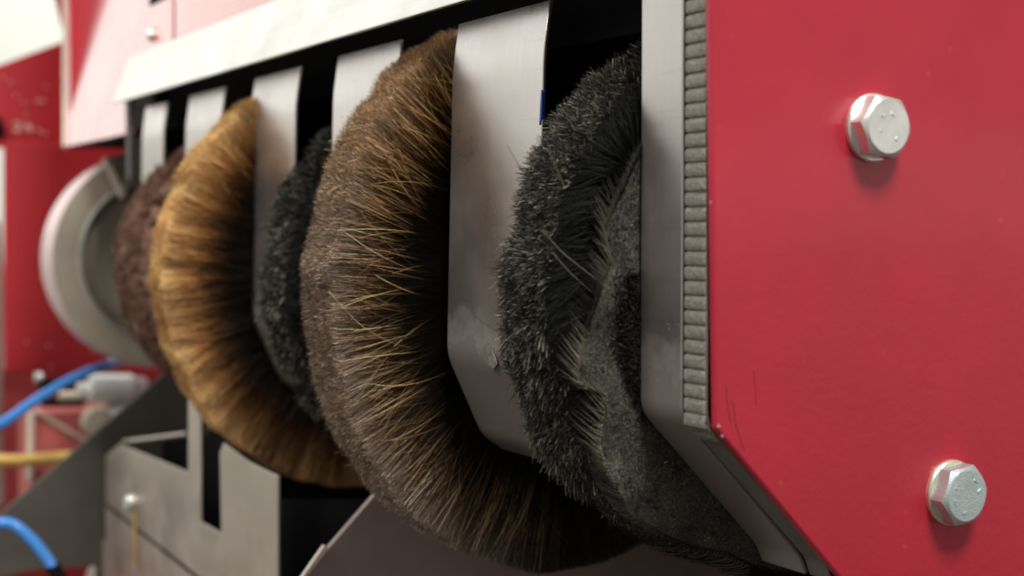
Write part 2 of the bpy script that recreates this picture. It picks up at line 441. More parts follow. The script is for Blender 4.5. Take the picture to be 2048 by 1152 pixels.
# header: tilted bright strip, lower edge standing proud of the fingers
hb = [(-0.930, 0.2362, 0.0775), (-0.930, 0.2425, 0.1075)]
X1 = PX - 0.04
box('dark_gap_bar', (-0.925, 0.2560, 0.060), (-0.353, 0.2640, 0.106), M_DARK, guard)  # black bar put in so the gap below the header stays dark
box('top_light_block', (-0.925, 0.2530, 0.107), (PX - 0.036, 0.264, 0.157), M_DARK, guard)  # added black sheet blocking light that leaks in above the header
header = slab('header_strip', [(-0.930, 0.2300, 0.0772), (-0.934, 0.2420, 0.1080), (X1, 0.2420, 0.1080), (X1, 0.2300, 0.0772)], (0, 0.0014, -0.0004), M_HEADER, guard, 0.0004)

# ribbed rubber strip between first finger and the side panel
def rib_material():
    m, nt, b = newmat('ribbed_maze_rubber')
    v = coords(nt, (1, 1, 1))
    nz = nd(nt, 'ShaderNodeTexNoise'); nz.inputs['Scale'].default_value = 800; nz.inputs['Detail'].default_value = 1
    nz.inputs['Distortion'].default_value = 1.6
    nt.links.new(v, nz.inputs['Vector'])
    # thin contour lines of a noise field make the maze of raised threads
    mm = nd(nt, 'ShaderNodeMath', operation='MULTIPLY'); mm.inputs[1].default_value = 7.0; nt.links.new(nz.outputs['Fac'], mm.inputs[0])
    pp = nd(nt, 'ShaderNodeMath', operation='PINGPONG'); pp.inputs[1].default_value = 0.5; nt.links.new(mm.outputs[0], pp.inputs[0])
    line = ramp(nt, pp.outputs[0], [(0.22, g4(0)), (0.36, g4(1))])
    c = mixc(nt, line, (0.075, 0.070, 0.058), (0.42, 0.40, 0.34))
    nt.links.new(c, b.inputs['Base Color']); b.inputs['Roughness'].default_value = 0.55
    bump(nt, b, line, 0.4, 0.0003)
    return m
M_RIB = rib_material()
rx0, rx1 = fx(1363) + 0.0006, PX - 0.0034
strip = thing('ribbed_strip', 'grey ribbed rubber strip with maze texture beside the crimson side plate', 'rubber strip')
bent_sheet('backing', [(0.2412, 0.160), (0.2412, -0.0545), (0.2850, -0.0985), (0.2870, -0.104)], rx0 + 0.0001, rx1 - 0.0001, 0.001, plain('rubber_backing', (0.12, 0.112, 0.095), 0.75), strip, 0.003)
def rib_mesh():
    n = 5; vs, fs = [], []
    prof = []
    H, D = 0.0038, 0.0007
    for k in range(n + 1):
        a = PI_ * k / n
        prof.append((-D * math.sin(a) ** 0.5 if 0 < k < n else 0.0, (H / 2) * math.cos(a)))
    m = len(prof)
    for i, x in enumerate((rx0, rx0 + 0.0006, rx1 - 0.0006, rx1)):
        s = 0.75 if i in (0, 3) else 1
        for (y, z) in prof: vs.append((x, y * s, z * (0.95 if i in (0, 3) else 1)))
    for i in range(3):
        for k in range(m - 1): fs.append((i * m + k, i * m + k + 1, (i + 1) * m + k + 1, (i + 1) * m + k))
    fs.append(tuple(range(m))); fs.append(tuple(range(4 * m - 1, 3 * m - 1, -1)))
    o = mesh('rib', vs, fs, M_RIB, strip); return o
rib0 = rib_mesh(); z = 0.0975; first = True
PITCH = 0.0041
while z > -0.0545:
    o = rib0 if first else rib0.copy()
    if not first: SC.collection.objects.link(o)
    first = False
    o.location = (0, 0.2412, z); z -= PITCH
t = 0.002
dr = Vector((0.2850 - 0.2412, -0.0985 + 0.0545)); L_ = dr.length; dr.normalize()
while t < 0.007:
    o = rib0.copy(); SC.collection.objects.link(o)
    o.location = (0, 0.2412 + dr.x * t, -0.0545 + dr.y * t); o.rotation_euler = (math.atan2(dr.x, -dr.y), 0, 0); t += PITCH

# ================================================================== BRUSH WHEELS
def lerp(a, b, t): return a + (b - a) * t
def vnoise(x, seed, n=64):
    """smooth periodic-free 1D value noise in [-1,1] on an array"""
    r = np.random.default_rng(seed); tb = r.uniform(-1, 1, 4096)
    i = np.floor(x).astype(int); f = x - i; f = f * f * (3 - 2 * f)
    return tb[i % 4096] * (1 - f) + tb[(i + 1) % 4096] * f
def vnoise2(x, y, seed):
    r = np.random.default_rng(seed); tb = r.uniform(-1, 1, (256, 256))
    i = np.floor(x).astype(int); j = np.floor(y).astype(int); f = x - i; g = y - j
    f = f * f * (3 - 2 * f); g = g * g * (3 - 2 * g)
    a = tb[i % 256, j % 256]; b = tb[(i + 1) % 256, j % 256]; c = tb[i % 256, (j + 1) % 256]; d = tb[(i + 1) % 256, (j + 1) % 256]
    return (a * (1 - f) + b * f) * (1 - g) + (c * (1 - f) + d * f) * g
def polar(x, r, phi):
    return np.stack([x, SY - r * np.cos(phi), SZ + r * np.sin(phi)], -1)

def soft_brush(parent, Xf, Xn, R, N, r_root, colfn, mat, hr=0.00016, seed=1, arc=(-150, 135), flare=0.0, squash=0.0, clump=0.5, K=7, side_extra=0.45):
    r = np.random.default_rng(seed)
    lo, hi = math.radians(arc[0]), math.radians(arc[1])
    phi = r.uniform(lo, hi, N)
    T = Xn - Xf
    side = r.random(N) < side_extra
    u = r.random(N)
    u = np.where(side, 1 - np.abs(r.normal(0, 0.10, N)), u); u = np.clip(u, 0, 1)
    x = Xf + T * (0.16 + 0.66 * u)
    s = np.linspace(0, 1, K)[None, :]
    Rt = R * (1 - squash * np.cos(phi) ** 2) * (1 + 0.012 * vnoise(phi * 9, seed + 1) + r.normal(0, 0.005, N)) * (1 + flare * np.clip(-np.sin(phi), 0, 1) ** 2)
    Rt = Rt - np.where(side, r.random(N) ** 3 * 0.10 * R, 0)
    stray = r.random(N) < 0.015
    rr = r_root + (Rt - r_root)[:, None] * s
    # clumping towards random centres
    cell = 0.028
    cphi = (np.floor(phi / cell + 0.35 * vnoise(x * 900, seed + 2)) + 0.5) * cell + 0.008 * vnoise2(phi * 60, x * 700, seed + 3)
    dphi = (cphi - phi) * clump * (0.3 + 0.7 * r.random(N)) * (0.6 + 0.4 * vnoise(phi * 15, seed + 9))
    bend = r.normal(0, 0.015, N) + 0.045 * vnoise2(phi * 13, x * 90, seed + 4) + 0.018 * vnoise2(phi * 45, x * 300, seed + 14)
    curl = r.normal(0, 0.016, (N, 1)) * np.sin(s * r.uniform(2, 7, (N, 1)) + r.uniform(0, 6, (N, 1)))
    ph = phi[:, None] + dphi[:, None] * s ** 1.2 + bend[:, None] * s ** 1.6 + curl * s
    ph = ph + np.where(stray, r.normal(0, 0.16, N), 0)[:, None] * s ** 2
    # side bulge: outer hairs splay towards the faces then trimmed square at the tip
    edge = (u - 0.5) * 2
    xx = x[:, None] + edge[:, None] * T * 0.06 * np.sin(PI_ * 0.7 * s) + r.normal(0, 0.0007, (N, 1)) * s + 0.0010 * vnoise2(phi * 40, x * 400, seed + 5)[:, None] * s
    xx = xx + np.where(stray & (u > 0.8), np.abs(r.normal(0, 0.004, N)), 0)[:, None] * np.sin(PI_ * s)
    P = polar(xx, rr, ph)
    rad = hr * (0.75 + 0.5 * r.random((N, 1))) * (1.1 - 0.55 * s ** 2)
    rad = rad * np.where(stray, 0.8, 1.0)[:, None]
    col = colfn(r, phi, x, u, s, side, stray)
    return hairs('bristles', P, rad, col, mat, parent)

M_HAIR = hairmat('natural_hair_bristle', 0.5, 0.10)
M_HAIRB = hairmat('black_bristle', 0.6, 0.12)

def mixcols(stops, t):
    """stops [(pos,(r,g,b))], t array -> colours"""
    ps = np.array([a for a, _ in stops]); cs = np.array([c for _, c in stops])
    return np.stack([np.interp(t, ps, cs[:, k]) for k in range(3)], -1)

def col_brown(r, phi, x, u, s, side, stray):
    N = len(phi)
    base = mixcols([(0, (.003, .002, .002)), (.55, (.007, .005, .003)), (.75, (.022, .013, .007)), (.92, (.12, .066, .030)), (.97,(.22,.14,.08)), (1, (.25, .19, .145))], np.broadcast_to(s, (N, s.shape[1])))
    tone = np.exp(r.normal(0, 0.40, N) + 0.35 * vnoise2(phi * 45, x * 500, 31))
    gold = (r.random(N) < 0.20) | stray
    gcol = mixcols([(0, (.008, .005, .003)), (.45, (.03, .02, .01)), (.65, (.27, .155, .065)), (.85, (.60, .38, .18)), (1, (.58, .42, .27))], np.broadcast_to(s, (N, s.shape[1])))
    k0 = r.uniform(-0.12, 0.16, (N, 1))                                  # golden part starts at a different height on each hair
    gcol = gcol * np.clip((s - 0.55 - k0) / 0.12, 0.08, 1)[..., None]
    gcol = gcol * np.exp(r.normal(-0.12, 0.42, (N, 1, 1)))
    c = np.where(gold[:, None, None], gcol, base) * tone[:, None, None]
    low_shade = np.clip((-phi - 1.16) / 0.30 + 0.3 * vnoise(phi * 30, 71), 0, 1)[:, None, None]   # shadow of the black wheel, painted into the lowest hair
    c = c * (1 - 0.88 * low_shade)
    low = np.clip(-np.sin(phi) - 0.45, 0, 1)[:, None, None]            # greyer hair low on the wheel
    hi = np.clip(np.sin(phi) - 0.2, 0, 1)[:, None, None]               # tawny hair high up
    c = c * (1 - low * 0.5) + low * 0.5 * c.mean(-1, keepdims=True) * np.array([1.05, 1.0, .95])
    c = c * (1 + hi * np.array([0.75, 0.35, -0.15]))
    return c
def col_orange(r, phi, x, u, s, side, stray):
    N = len(phi)
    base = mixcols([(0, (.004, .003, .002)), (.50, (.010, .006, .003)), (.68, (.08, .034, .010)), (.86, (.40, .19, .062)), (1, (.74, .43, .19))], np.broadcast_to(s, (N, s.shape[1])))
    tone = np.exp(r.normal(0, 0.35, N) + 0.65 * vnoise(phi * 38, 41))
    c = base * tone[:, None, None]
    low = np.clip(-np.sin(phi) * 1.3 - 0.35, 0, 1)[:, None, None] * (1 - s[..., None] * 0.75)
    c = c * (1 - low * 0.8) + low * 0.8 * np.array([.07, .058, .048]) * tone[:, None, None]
    return c
def col_black(dust=0.3):
    def f(r, phi, x, u, s, side, stray):
        N = len(phi)
        base = mixcols([(0, (.006, .006, .006)), (.6, (.012, .013, .012)), (1, (.050, .048, .040))], np.broadcast_to(s, (N, s.shape[1])))
        tone = np.exp(r.normal(0, 0.55, N) + 0.6 * vnoise2(phi * 70, x * 600, 51))
        pale = r.random(N) < dust * 0.22
        c = base * tone[:, None, None]
        pc = mixcols([(0, (.02, .02, .02)), (.6, (.05, .048, .04)), (1, (.34, .325, .265))], np.broadcast_to(s, (N, s.shape[1])))
        return np.where(pale[:, None, None], pc, c)
    return f

def wheel_core(parent, Xf, Xn, r, mat, name='core', wob=0.0):
    T = Xn - Xf
    return lathe(name, [(Xf + T * .15, 0.011), (Xf + T * .12, r * 0.92), (Xf + T * .25, r), (Xf + T * .75, r), (Xf + T * .88, r * 0.92), (Xf + T * .85, 0.011)], mat, parent, loc=(0, SY, SZ), seg=96)

M_CORE = plain('dark_brush_core', (0.006, 0.005, 0.004), 0.9)
M_CORE.node_tree.nodes['Principled BSDF'].inputs['Specular IOR Level'].default_value = 0.03
# ---- brown horse hair wheel (in focus)
w = thing('brush_wheel', 'big round brush wheel of dark brown hair with golden tips in the middle', 'brush', group='polishing wheels on the shaft')
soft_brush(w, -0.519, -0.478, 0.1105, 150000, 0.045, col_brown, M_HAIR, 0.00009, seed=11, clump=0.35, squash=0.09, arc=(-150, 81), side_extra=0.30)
wheel_core(w, -0.519, -0.478, 0.080, M_CORE)
# ---- orange hair wheel (behind)
w = thing('brush_wheel', 'orange tan hair brush wheel glowing golden at its rim, left of the big brown one', 'brush', group='polishing wheels on the shaft')
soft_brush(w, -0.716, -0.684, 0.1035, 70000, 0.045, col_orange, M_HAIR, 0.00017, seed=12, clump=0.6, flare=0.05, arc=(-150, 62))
wheel_core(w, -0.716, -0.684, 0.078, M_CORE)

# ---- black worn brush wheels
def felt_material():
    m, nt, b = newmat('dusty_green_grey_felt')
    v = coords(nt)
    n1 = noisef(nt, v, 60, 6, 0.65); n2 = noisef(nt, v, 1500, 3, 0.7); n3 = noisef(nt, v, 420, 3, 0.6)
    c = ramp(nt, n1, [(0.34, (0.022, 0.022, 0.018, 1)), (0.52, (0.060, 0.060, 0.046, 1)), (0.68, (0.115, 0.113, 0.083, 1))])
    g = ramp(nt, n2, [(0.42, g4(0.4)), (0.56, g4(1.0)), (0.68, g4(2.2))])
    c = mixc(nt, 1.0, c, g, 'MULTIPLY')
    sp = ramp(nt, n3, [(0.64, g4(0)), (0.72, g4(0.25))])
    c = mixc(nt, sp, c, (0.20, 0.20, 0.15))
    nt.links.new(c, b.inputs['Base Color']); b.inputs['Roughness'].default_value = 0.85
    bump(nt, b, mixc(nt, 0.5, n2, n3), 0.9, 0.0008)
    return m
M_FELT = felt_material()

def black_wheel(parent, Xf, Xn, Rf, N, seed, disc_pts, hr=0.00020, fringe=True, arc=(-140, 120), lumps=0.03):
    """Rf(phi)->outer radius ; disc_pts: list of (phi, r) of the felt disc edge"""
    r = np.random.default_rng(seed); T = Xn - Xf; K = 6
    lo, hi = math.radians(arc[0]), math.radians(arc[1])
    dp = np.array([p_ for p_, _ in disc_pts]); drr = np.array([q for _, q in disc_pts])
    rd = lambda ph: np.interp(ph, dp, drr)
    s = np.linspace(0, 1, K)[None, :]
    # rim tufts
    phi = r.uniform(lo, hi, N); u = r.random(N); x = Xf + T * (0.04 + 0.64 * u)
    # tuft centres
    NC = 9000; cph = r.uniform(lo, hi, NC); cx_ = r.uniform(Xf, Xn, NC)
    order = np.argsort(cph); cph, cx_ = cph[order], cx_[order]
    lean_p, lean_x, clen = r.normal(0, 0.035, NC), r.normal(0, 0.0022, NC), r.normal(0, 0.009, NC)
    # nearest tuft by searching a window
    idx = np.searchsorted(cph, phi); best = np.full(N, 1e9); bi = np.zeros(N, int)
    for k in range(-22, 23):
        j = np.clip(idx + k, 0, NC - 1)
        d = ((cph[j] - phi) * 0.09) ** 2 + (cx_[j] - x) ** 2
        m_ = d < best; best[m_] = d[m_]; bi[m_] = j[m_]
    Rt = Rf(phi) * (1 + clen[bi] + r.normal(0, 0.008, N) + lumps * vnoise2(phi * 14, x * 60, seed + 3))
    # worn slope: rim falls slightly towards the near face
    Rt = Rt - u ** 2 * 0.006
    r0 = np.minimum(rd(phi) + 0.002, Rt - 0.012)
    r0 = np.maximum(r0, Rt - 0.030)
    rr = r0[:, None] + (Rt - r0)[:, None] * s
    ph = phi[:, None] + (cph[bi] - phi)[:, None] * 0.6 * s + (lean_p[bi][:, None] - 0.03) * s ** 2 + r.normal(0, 0.02, (N, 1)) * s ** 2
    xx = x[:, None] + (cx_[bi] - x)[:, None] * 0.6 * s + lean_x[bi][:, None] * s ** 2 + r.normal(0, 0.0008, (N, 1)) * s ** 2
    P = polar(xx, rr, ph)
    rad = hr * (0.7 + 0.7 * r.random((N, 1))) * (1.15 - 0.75 * s ** 2)
    colA = col_black(0.45)(r, phi, x, u, s, None, None) * (1 + 0.9 * (r.random(NC) < 0.16)[bi])[:, None, None]
    # near face nap: bristles running from disc edge to rim, on the face
    N2 = int(N * 0.55); phi2 = r.uniform(lo, hi, N2); q = r.random(N2)
    ra = rd(phi2); Ro = Rf(phi2) - 0.006
    start = ra - 0.004 + (Ro - ra) * 0.55 * q ** 1.3; ln = (0.008 + 0.018 * r.random(N2))
    end = np.minimum(start + ln, Ro * (1 + r.normal(0, 0.012, N2)))
    rr2 = start[:, None] + (end - start)[:, None] * s
    ph2 = phi2[:, None] + (0.10 * vnoise(phi2 * 9, seed + 4) + r.normal(0, 0.03, N2))[:, None] * s ** 1.4
    x2 = Xn - T * 0.16 + r.normal(0, 0.0007, N2)
    xx2 = x2[:, None] + (r.normal(0, 0.0016, N2)[:, None] + 0.0015 * vnoise2(phi2 * 20, start * 300, seed + 5)[:, None]) * np.sin(PI_ * s * 0.7) - 0.002 * s ** 2
    P2 = polar(xx2, rr2, ph2)
    rad2 = hr * 0.8 * (0.7 + 0.5 * r.random((N2, 1))) * (1.1 - 0.7 * s ** 2)
    c2 = mixcols([(0, (.007, .007, .007)), (1, (.009, .010, .010))], np.broadcast_to(s, (N2, K))) * np.exp(r.normal(0, 0.45, (N2, 1, 1)))
    P = np.concatenate([P, P2]); rad = np.concatenate([rad, rad2]); colA = np.concatenate([colA, c2])
    if fringe:
        # comb of pale bristle roots fixed along the disc edge
        ph3 = np.arange(lo, hi, 0.0075); N3 = len(ph3); ph3 = ph3 + r.normal(0, 0.0010, N3)
        a3 = rd(ph3); L3 = 0.0035 + 0.0045 * np.clip(0.5 + 0.9 * vnoise(ph3 * 5, seed + 7), 0.1, 1)
        rr3 = (a3 - 0.0008)[:, None] + L3[:, None] * s
        p3 = ph3[:, None] + (0.10 * s ** 1.6) * (1 + 0.3 * r.normal(0, 1, (N3, 1)))
        x3 = (Xn + 0.0010) + 0.0022 * np.sin(PI_ * s) - 0.004 * s ** 2 + r.normal(0, 0.0003, (N3, 1)) * s
        P3 = polar(x3 + 0 * p3, rr3, p3)
        rad3 = np.full((N3, K), 0.00013) * (1.2 - 0.8 * s)
        vis = np.clip(0.45 + 0.9 * vnoise(ph3 * 6, seed + 8), 0.05, 1) * np.clip(1.6 - 2.0 * np.abs(ph3 + 0.05), 0.04, 1)
        c3 = mixcols([(0, (.46, .42, .30)), (.5, (.17, .16, .12)), (1, (.02, .02, .02))], np.broadcast_to(s, (N3, K))) * vis[:, None, None]
        P = np.concatenate([P, P3]); rad = np.concatenate([rad, rad3]); colA = np.concatenate([colA, c3])
        # fuzz on the felt itself
        N4 = 14000; f4 = r.uniform(lo, hi, N4); e4 = rd(f4); q4 = e4 - 0.001 - r.random(N4) ** 0.9 * 0.035
        keep = vnoise2(f4 * 7, q4 * 110, seed + 20) > -0.15
        f4, q4 = f4[keep], q4[keep]; N4 = len(f4)
        d4 = r.uniform(0, 2 * PI_, N4); l4 = r.uniform(0.0004, 0.0015, N4)
        rr4 = q4[:, None] + (np.cos(d4) * l4)[:, None] * s
        p4 = f4[:, None] + (np.sin(d4) * l4 / 0.08)[:, None] * s
        x4 = Xn + 0.0002 + 0.0011 * np.sin(PI_ * 0.8 * s) * r.random((N4, 1)) + 0 * p4
        P4 = polar(x4, rr4, p4); rad4 = np.full((N4, K), 0.00011) * (1.1 - 0.7 * s)
        tone4 = np.exp(r.normal(-0.2, 0.7, (N4, 1, 1)))
        c4 = np.broadcast_to(np.array([.07, .07, .052]), (N4, K, 3)) * tone4
        dark = (vnoise2(f4 * 5, q4 * 70, seed + 21) > 0.25)[:, None, None]
        c4 = np.where(dark, c4 * 0.2, c4)
        # matted black clump against the guard finger
        qc = onX(1268, 700, Xn); pc, rc_ = math.atan2(qc.z - SZ, SY - qc.y), math.hypot(qc.z - SZ, SY - qc.y)
        N5 = 3200; f5 = pc + np.clip(r.normal(0, 0.16, N5), -0.36, 0.36); q5 = rc_ + 0.001 + r.normal(0, 0.0022, N5)
        d5 = r.uniform(0, 2 * PI_, N5); l5 = r.uniform(0.0012, 0.0035, N5)
        P5 = polar(Xn + 0.0022 * np.sin(PI_ * 0.8 * s) * r.random((N5, 1)) + 0.0001, q5[:, None] + (np.cos(d5) * l5)[:, None] * s, f5[:, None] + (np.sin(d5) * l5 / 0.07)[:, None] * s)
        c5 = np.broadcast_to(np.array([.010, .010, .009]), (N5, K, 3)) * np.exp(r.normal(0, 0.7, (N5, 1, 1)))
        P = np.concatenate([P, P5]); rad = np.concatenate([rad, np.full((N5, K), 0.00016) * (1.1 - 0.7 * s)]); colA = np.concatenate([colA, c5])
        P = np.concatenate([P, P4]); rad = np.concatenate([rad, rad4]); colA = np.concatenate([colA, c4])
    hairs('bristles', P, rad, colA, M_HAIRB, parent)
    # felt disc (solid plate with irregular edge)
    n = 220; vs, fs = [], []
    angs = np.linspace(-PI_, PI_, n, endpoint=False)
    for x_, k_ in ((Xn, 0.0), (Xn + 0.0004, -0.0012), (Xn - T * 0.35, 0.0)):
        for a in angs:
            rr_ = float(rd(a)) + k_; vs.append((x_, SY - rr_ * math.cos(a), SZ + rr_ * math.sin(a)))
    for a in angs: rr_ = 0.013; vs.append((Xn + 0.0002, SY - rr_ * math.cos(a), SZ + rr_ * math.sin(a)))
    for i in range(n):
        j = (i + 1) % n
        fs += [(i, j, n + j, n + i), (2 * n + i, 2 * n + j, j, i), (n + i, n + j, 3 * n + j, 3 * n + i)]
    mesh('felt_disc', vs, fs, M_FELT, parent)
    # dark body under the bristles
    vs, fs = [], []
    for x_, k_ in ((Xf + 0.003, 0.020), (Xf + 0.005, 0.013), (Xn - 0.006, 0.015), (Xn - 0.004, 0.022)):
        for a in angs: rr_ = float(Rf(np.array([a]))[0]) - k_; vs.append((x_, SY - rr_ * math.cos(a), SZ + rr_ * math.sin(a)))
    for i in range(n):
        j = (i + 1) % n
        for q_ in range(3): fs.append((q_ * n + i, q_ * n + j, (q_ + 1) * n + j, (q_ + 1) * n + i))
    fs.append(tuple(range(n))); fs.append(tuple(range(4 * n - 1, 3 * n - 1, -1)))
    mesh('core', vs, fs, M_CORE, parent)

XN, XF = -0.3535, -0.3785
pix = [(1275, 300), (1240, 380), (1204, 460), (1217, 520), (1190, 600), (1162, 690), (1148, 768), (1208, 792), (1192, 890), (1215, 960), (1262, 1030), (1340, 1078), (1450, 1106), (1600, 1150)]
dpts = []
for u_, v_ in pix:
    q = onX(u_, v_, XN); dpts.append((math.atan2(q.z - SZ, SY - q.y), math.hypot(q.z - SZ, SY - q.y)))
dpts.sort()
dpts = [(-PI_, dpts[0][1])] + dpts + [(2.0, dpts[-1][1] * 1.03), (PI_, dpts[0][1])]
rp = []
for u_, v_ in ((1400, 1112), (1250, 1068), (1180, 1022), (1092, 940), (1056, 840), (1028, 735), (1010, 630), (1010, 530), (1036, 440), (1062, 350), (1096, 262), (1155, 190), (1205, 132), (1275, 88)):
    q = onX(u_, v_, -0.371); rp.append((math.atan2(q.z - SZ, SY - q.y), math.hypot(q.z - SZ, SY - q.y)))
rp.sort(); rpa = np.array([-PI_] + [a_ for a_, _ in rp] + [PI_]); rpr = np.array([rp[0][1]] + [b_ for _, b_ in rp] + [rp[-1][1]])
near_R = lambda ph: np.interp(ph, rpa, rpr) - 0.0026 - 0.0022 * np.exp(-((ph + 0.75) / 0.25) ** 2) + 0.0006 * vnoise(ph * 25 + 40, 77)
w = thing('brush_wheel', 'ragged black bristle wheel nearest the crimson plate with dusty felt face', 'brush', group='polishing wheels on the shaft')
black_wheel(w, XF, XN, near_R, 85000, 21, dpts, hr=0.00015, lumps=0.012)
# single long stray bristles standing off the rim
for (pts, rr) in (([(1075, 372), (1050, 350), (1030, 318), (1014, 290)], .00028), ([(1068, 402), (1046, 392), (1026, 378)], .00028), ([(1062, 456), (1036, 452), (1006, 450)], .00022),
                  ([(1050, 540), (1010, 530), (984, 512)], .00018), ([(1034, 690), (990, 660), (950, 632), (943, 612)], .00032), ([(1060, 690), (1040, 676), (1000, 668)], .0002),
                  ([(1130, 375), (1108, 325), (1090, 270)], .00026), ([(1105, 505), (1140, 545), (1190, 590)], .00022), ([(1085, 460), (1125, 505), (1195, 560), (1215, 575)], .0003)):
    X_ = XF + 0.012 if pts[0][0] < 1080 else XN + 0.001
    q = [onX(u_, v_, X_ + 0.0006 * i) for i, (u_, v_) in enumerate(pts)]
    n_ = (len(q) - 1) * 10 + 1
    tube('stray_bristle', q, [rr * 0.62 * (1 - 0.7 * i / n_) for i in range(n_)], plain('stray_bristle_brown', (0.07, 0.06, 0.05), 0.4) if pts[0][0] < 1080 else plain('stray_bristle_pale', (0.16, 0.155, 0.13), 0.4), w, seg=5)

w = thing('brush_wheel', 'small black worn brush wheel half hidden between the orange and brown wheels', 'brush', group='polishing wheels on the shaft')
far_d = [(-PI_, .066), (-1.2, .068), (-.6, .066), (-.2, .069), (.2, .066), (.7, .069), (1.2, .066), (PI_, .066)]
black_wheel(w, -0.628, -0.600, lambda ph: 0.0768 + 0.004 * np.sin(ph) ** 2 + 0.002 * vnoise(ph * 5 + 20, 78), 24000, 22, far_d, hr=0.00032, fringe=False, lumps=0.05)

# ---- maroon ruffled cloth wheel
w = thing('mop_wheel', 'maroon ruffled cloth mop wheel behind the orange brush wheel', 'buffing wheel', group='polishing wheels on the shaft')
M_MOP = plain('maroon_ruffled_cloth', (0.185, 0.098, 0.068), 0.85, 0, 220, 0.5, 0.9)
for k in range(5):
    n, m_ = 240, 9; vs, fs = [], []
    x0 = -0.858 + k * 0.0085
    for i in range(n):
        a = 2 * PI_ * i / n
        Rk = 0.0835 - abs(k - 2.0) * 0.0012 + 0.0022 * math.sin(a * 19 + k * 1.7) * noise.noise((a * 3, k, 0)) * 2 + 0.004 * noise.noise((a * 7, k * 3.1, 5)) + 0.002 * noise.noise((a * 24, k * 3.1, 2))
        for j in range(m_):
            t = j / (m_ - 1); rr_ = 0.03 + (Rk - 0.03) * t
            wv = 0.0046 * t ** 2 * (noise.noise((a * 9, k * 2.0, t)) * 2.2 + 0.6 * noise.noise((a * 25, k * 5.0, t * 2)))
            vs.append((x0 + wv, SY - rr_ * math.cos(a), SZ + rr_ * math.sin(a)))
    for i in range(n):
        j2 = (i + 1) % n
        for j in range(m_ - 1): fs.append((i * m_ + j, j2 * m_ + j, j2 * m_ + j + 1, i * m_ + j + 1))
    o = mesh('cloth_ply', vs, fs, M_MOP, w, smooth=True)
    sm = o.modifiers.new('thickness', 'SOLIDIFY'); sm.thickness = 0.0062; sm.offset = 0
# fuzz along the mop rim
r = np.random.default_rng(90); N = 16000; K = 4; s = np.linspace(0, 1, K)[None, :]
ph = r.uniform(-2.4, 2.2, N); x = r.uniform(-0.862, -0.820, N)
Rb = 0.0805 + 0.002 * vnoise2(ph * 16, x * 300, 5); rr = Rb[:, None] + (0.0028 + 0.0022 * r.random((N, 1))) * s
P = polar(x[:, None] + r.normal(0, .0018, (N, 1)) * s, rr, ph[:, None] + r.normal(0, .025, (N, 1)) * s)
hairs('lint', P, np.full((N, K), .00028) * (1.1 - .6 * s), np.broadcast_to(np.array([.19, .105, .075]), (N, K, 3)) * np.exp(r.normal(0, .45, (N, 1, 1))), M_HAIR, w)

# ---- flat disc wheel at the far end of the shaft
w = thing('sanding_wheel', 'flat grey metal disc wheel with a pale rubber rim at the far end', 'wheel')
DX = -1.062
lathe('rubber_rim', [(DX - 0.040, 0.0760), (DX - 0.038, 0.0795), (DX - 0.006, 0.0808), (DX - 0.0005, 0.0795), (DX - 0.0005, 0.074)], M_RUBBER, w, loc=(0, SY, SZ), seg=128, caps=False)
lathe('face_ring', [(DX - 0.003, 0.0793), (DX + 0.0008, 0.0788), (DX + 0.0012, 0.060), (DX - 0.001, 0.0590), (DX - 0.012, 0.0585), (DX - 0.012, 0.05)], M_DISC, w, loc=(0, SY, SZ), seg=128, caps=False)
lathe('lip', [(DX + 0.0010, 0.0612), (DX + 0.0024, 0.0605), (DX + 0.0024, 0.0588), (DX - 0.001, 0.0582)], M_ZINC, w, loc=(0, SY, SZ), seg=128, caps=False)
lathe('dished_centre', [(DX - 0.010, 0.0585), (DX - 0.0085, 0.0545), (DX - 0.0075, 0.052), (DX - 0.006, 0.0500), (DX - 0.006, 0.036), (DX - 0.0075, 0.035), (DX - 0.0075, 0.022), (DX - 0.006, 0.021), (DX - 0.006, 0.012), (DX - 0.006, 0.0)], M_DISCIN, w, loc=(0, SY, SZ), seg=128)
# angled bracket in front of disc
bq = [onX(u_, v_, DX + 0.012) for u_, v_ in ((203, 318), (214, 314), (250, 388), (240, 398))]
slab('bracket', bq, (0.004, 0, 0), M_TAPE, mach, 0.0006)
bq = [onX(u_, v_, DX + 0.010) for u_, v_ in ((212, 314), (300, 294), (300, 352), (238, 364))]
slab('bracket', bq, (0.003, 0, 0), M_HOPPER, mach, 0.0006)

# ================================================================== DUST HOPPER (lower left)
hop = thing('dust_hopper', 'grey sheet steel dust hopper with slots under the orange brush wheel', 'hopper')
HY = 0.235
def hp(pts, name, mat=M_HOPPER, y=HY, th=0.0015):
    return slab(name, [onY(u_, v_, y) for u_, v_ in pts], (0, th, 0), mat, hop, 0.0005)
# front sheet round the slot: built of butted strips of one folded sheet
pts_front = [(211, 912), (240, 889), (376, 944), (376, 780), (401, 795), (401, 1044), (442, 1066), (439, 905), (446, 886), (500, 925), (555, 952), (555, 1420), (160, 1420), (160, 1180), (196, 1085), (211, 1078)]
hp(pts_front, 'front_sheet')
q0, q1 = onY(213, 1012, HY - 0.0008), onY(560, 1290, HY - 0.0008)
slab('lower_sheet', [q0, q1, onY(560, 1420, HY - 0.0008), onY(164, 1420, HY - 0.0008), onY(164, 1182, HY - 0.0008), onY(199, 1088, HY - 0.0008), onY(213, 1076, HY - 0.0008)], (0, -0.0003, 0), M_HOPPER, hop, 0.0)
qq0, qq1 = onY(213, 1010, HY - 0.0011), onY(560, 1288, HY - 0.0011)
tube('seam_gap', [qq0, (qq0 + qq1) / 2, qq1], 0.0007, M_DARK, hop, sub=1, seg=6)
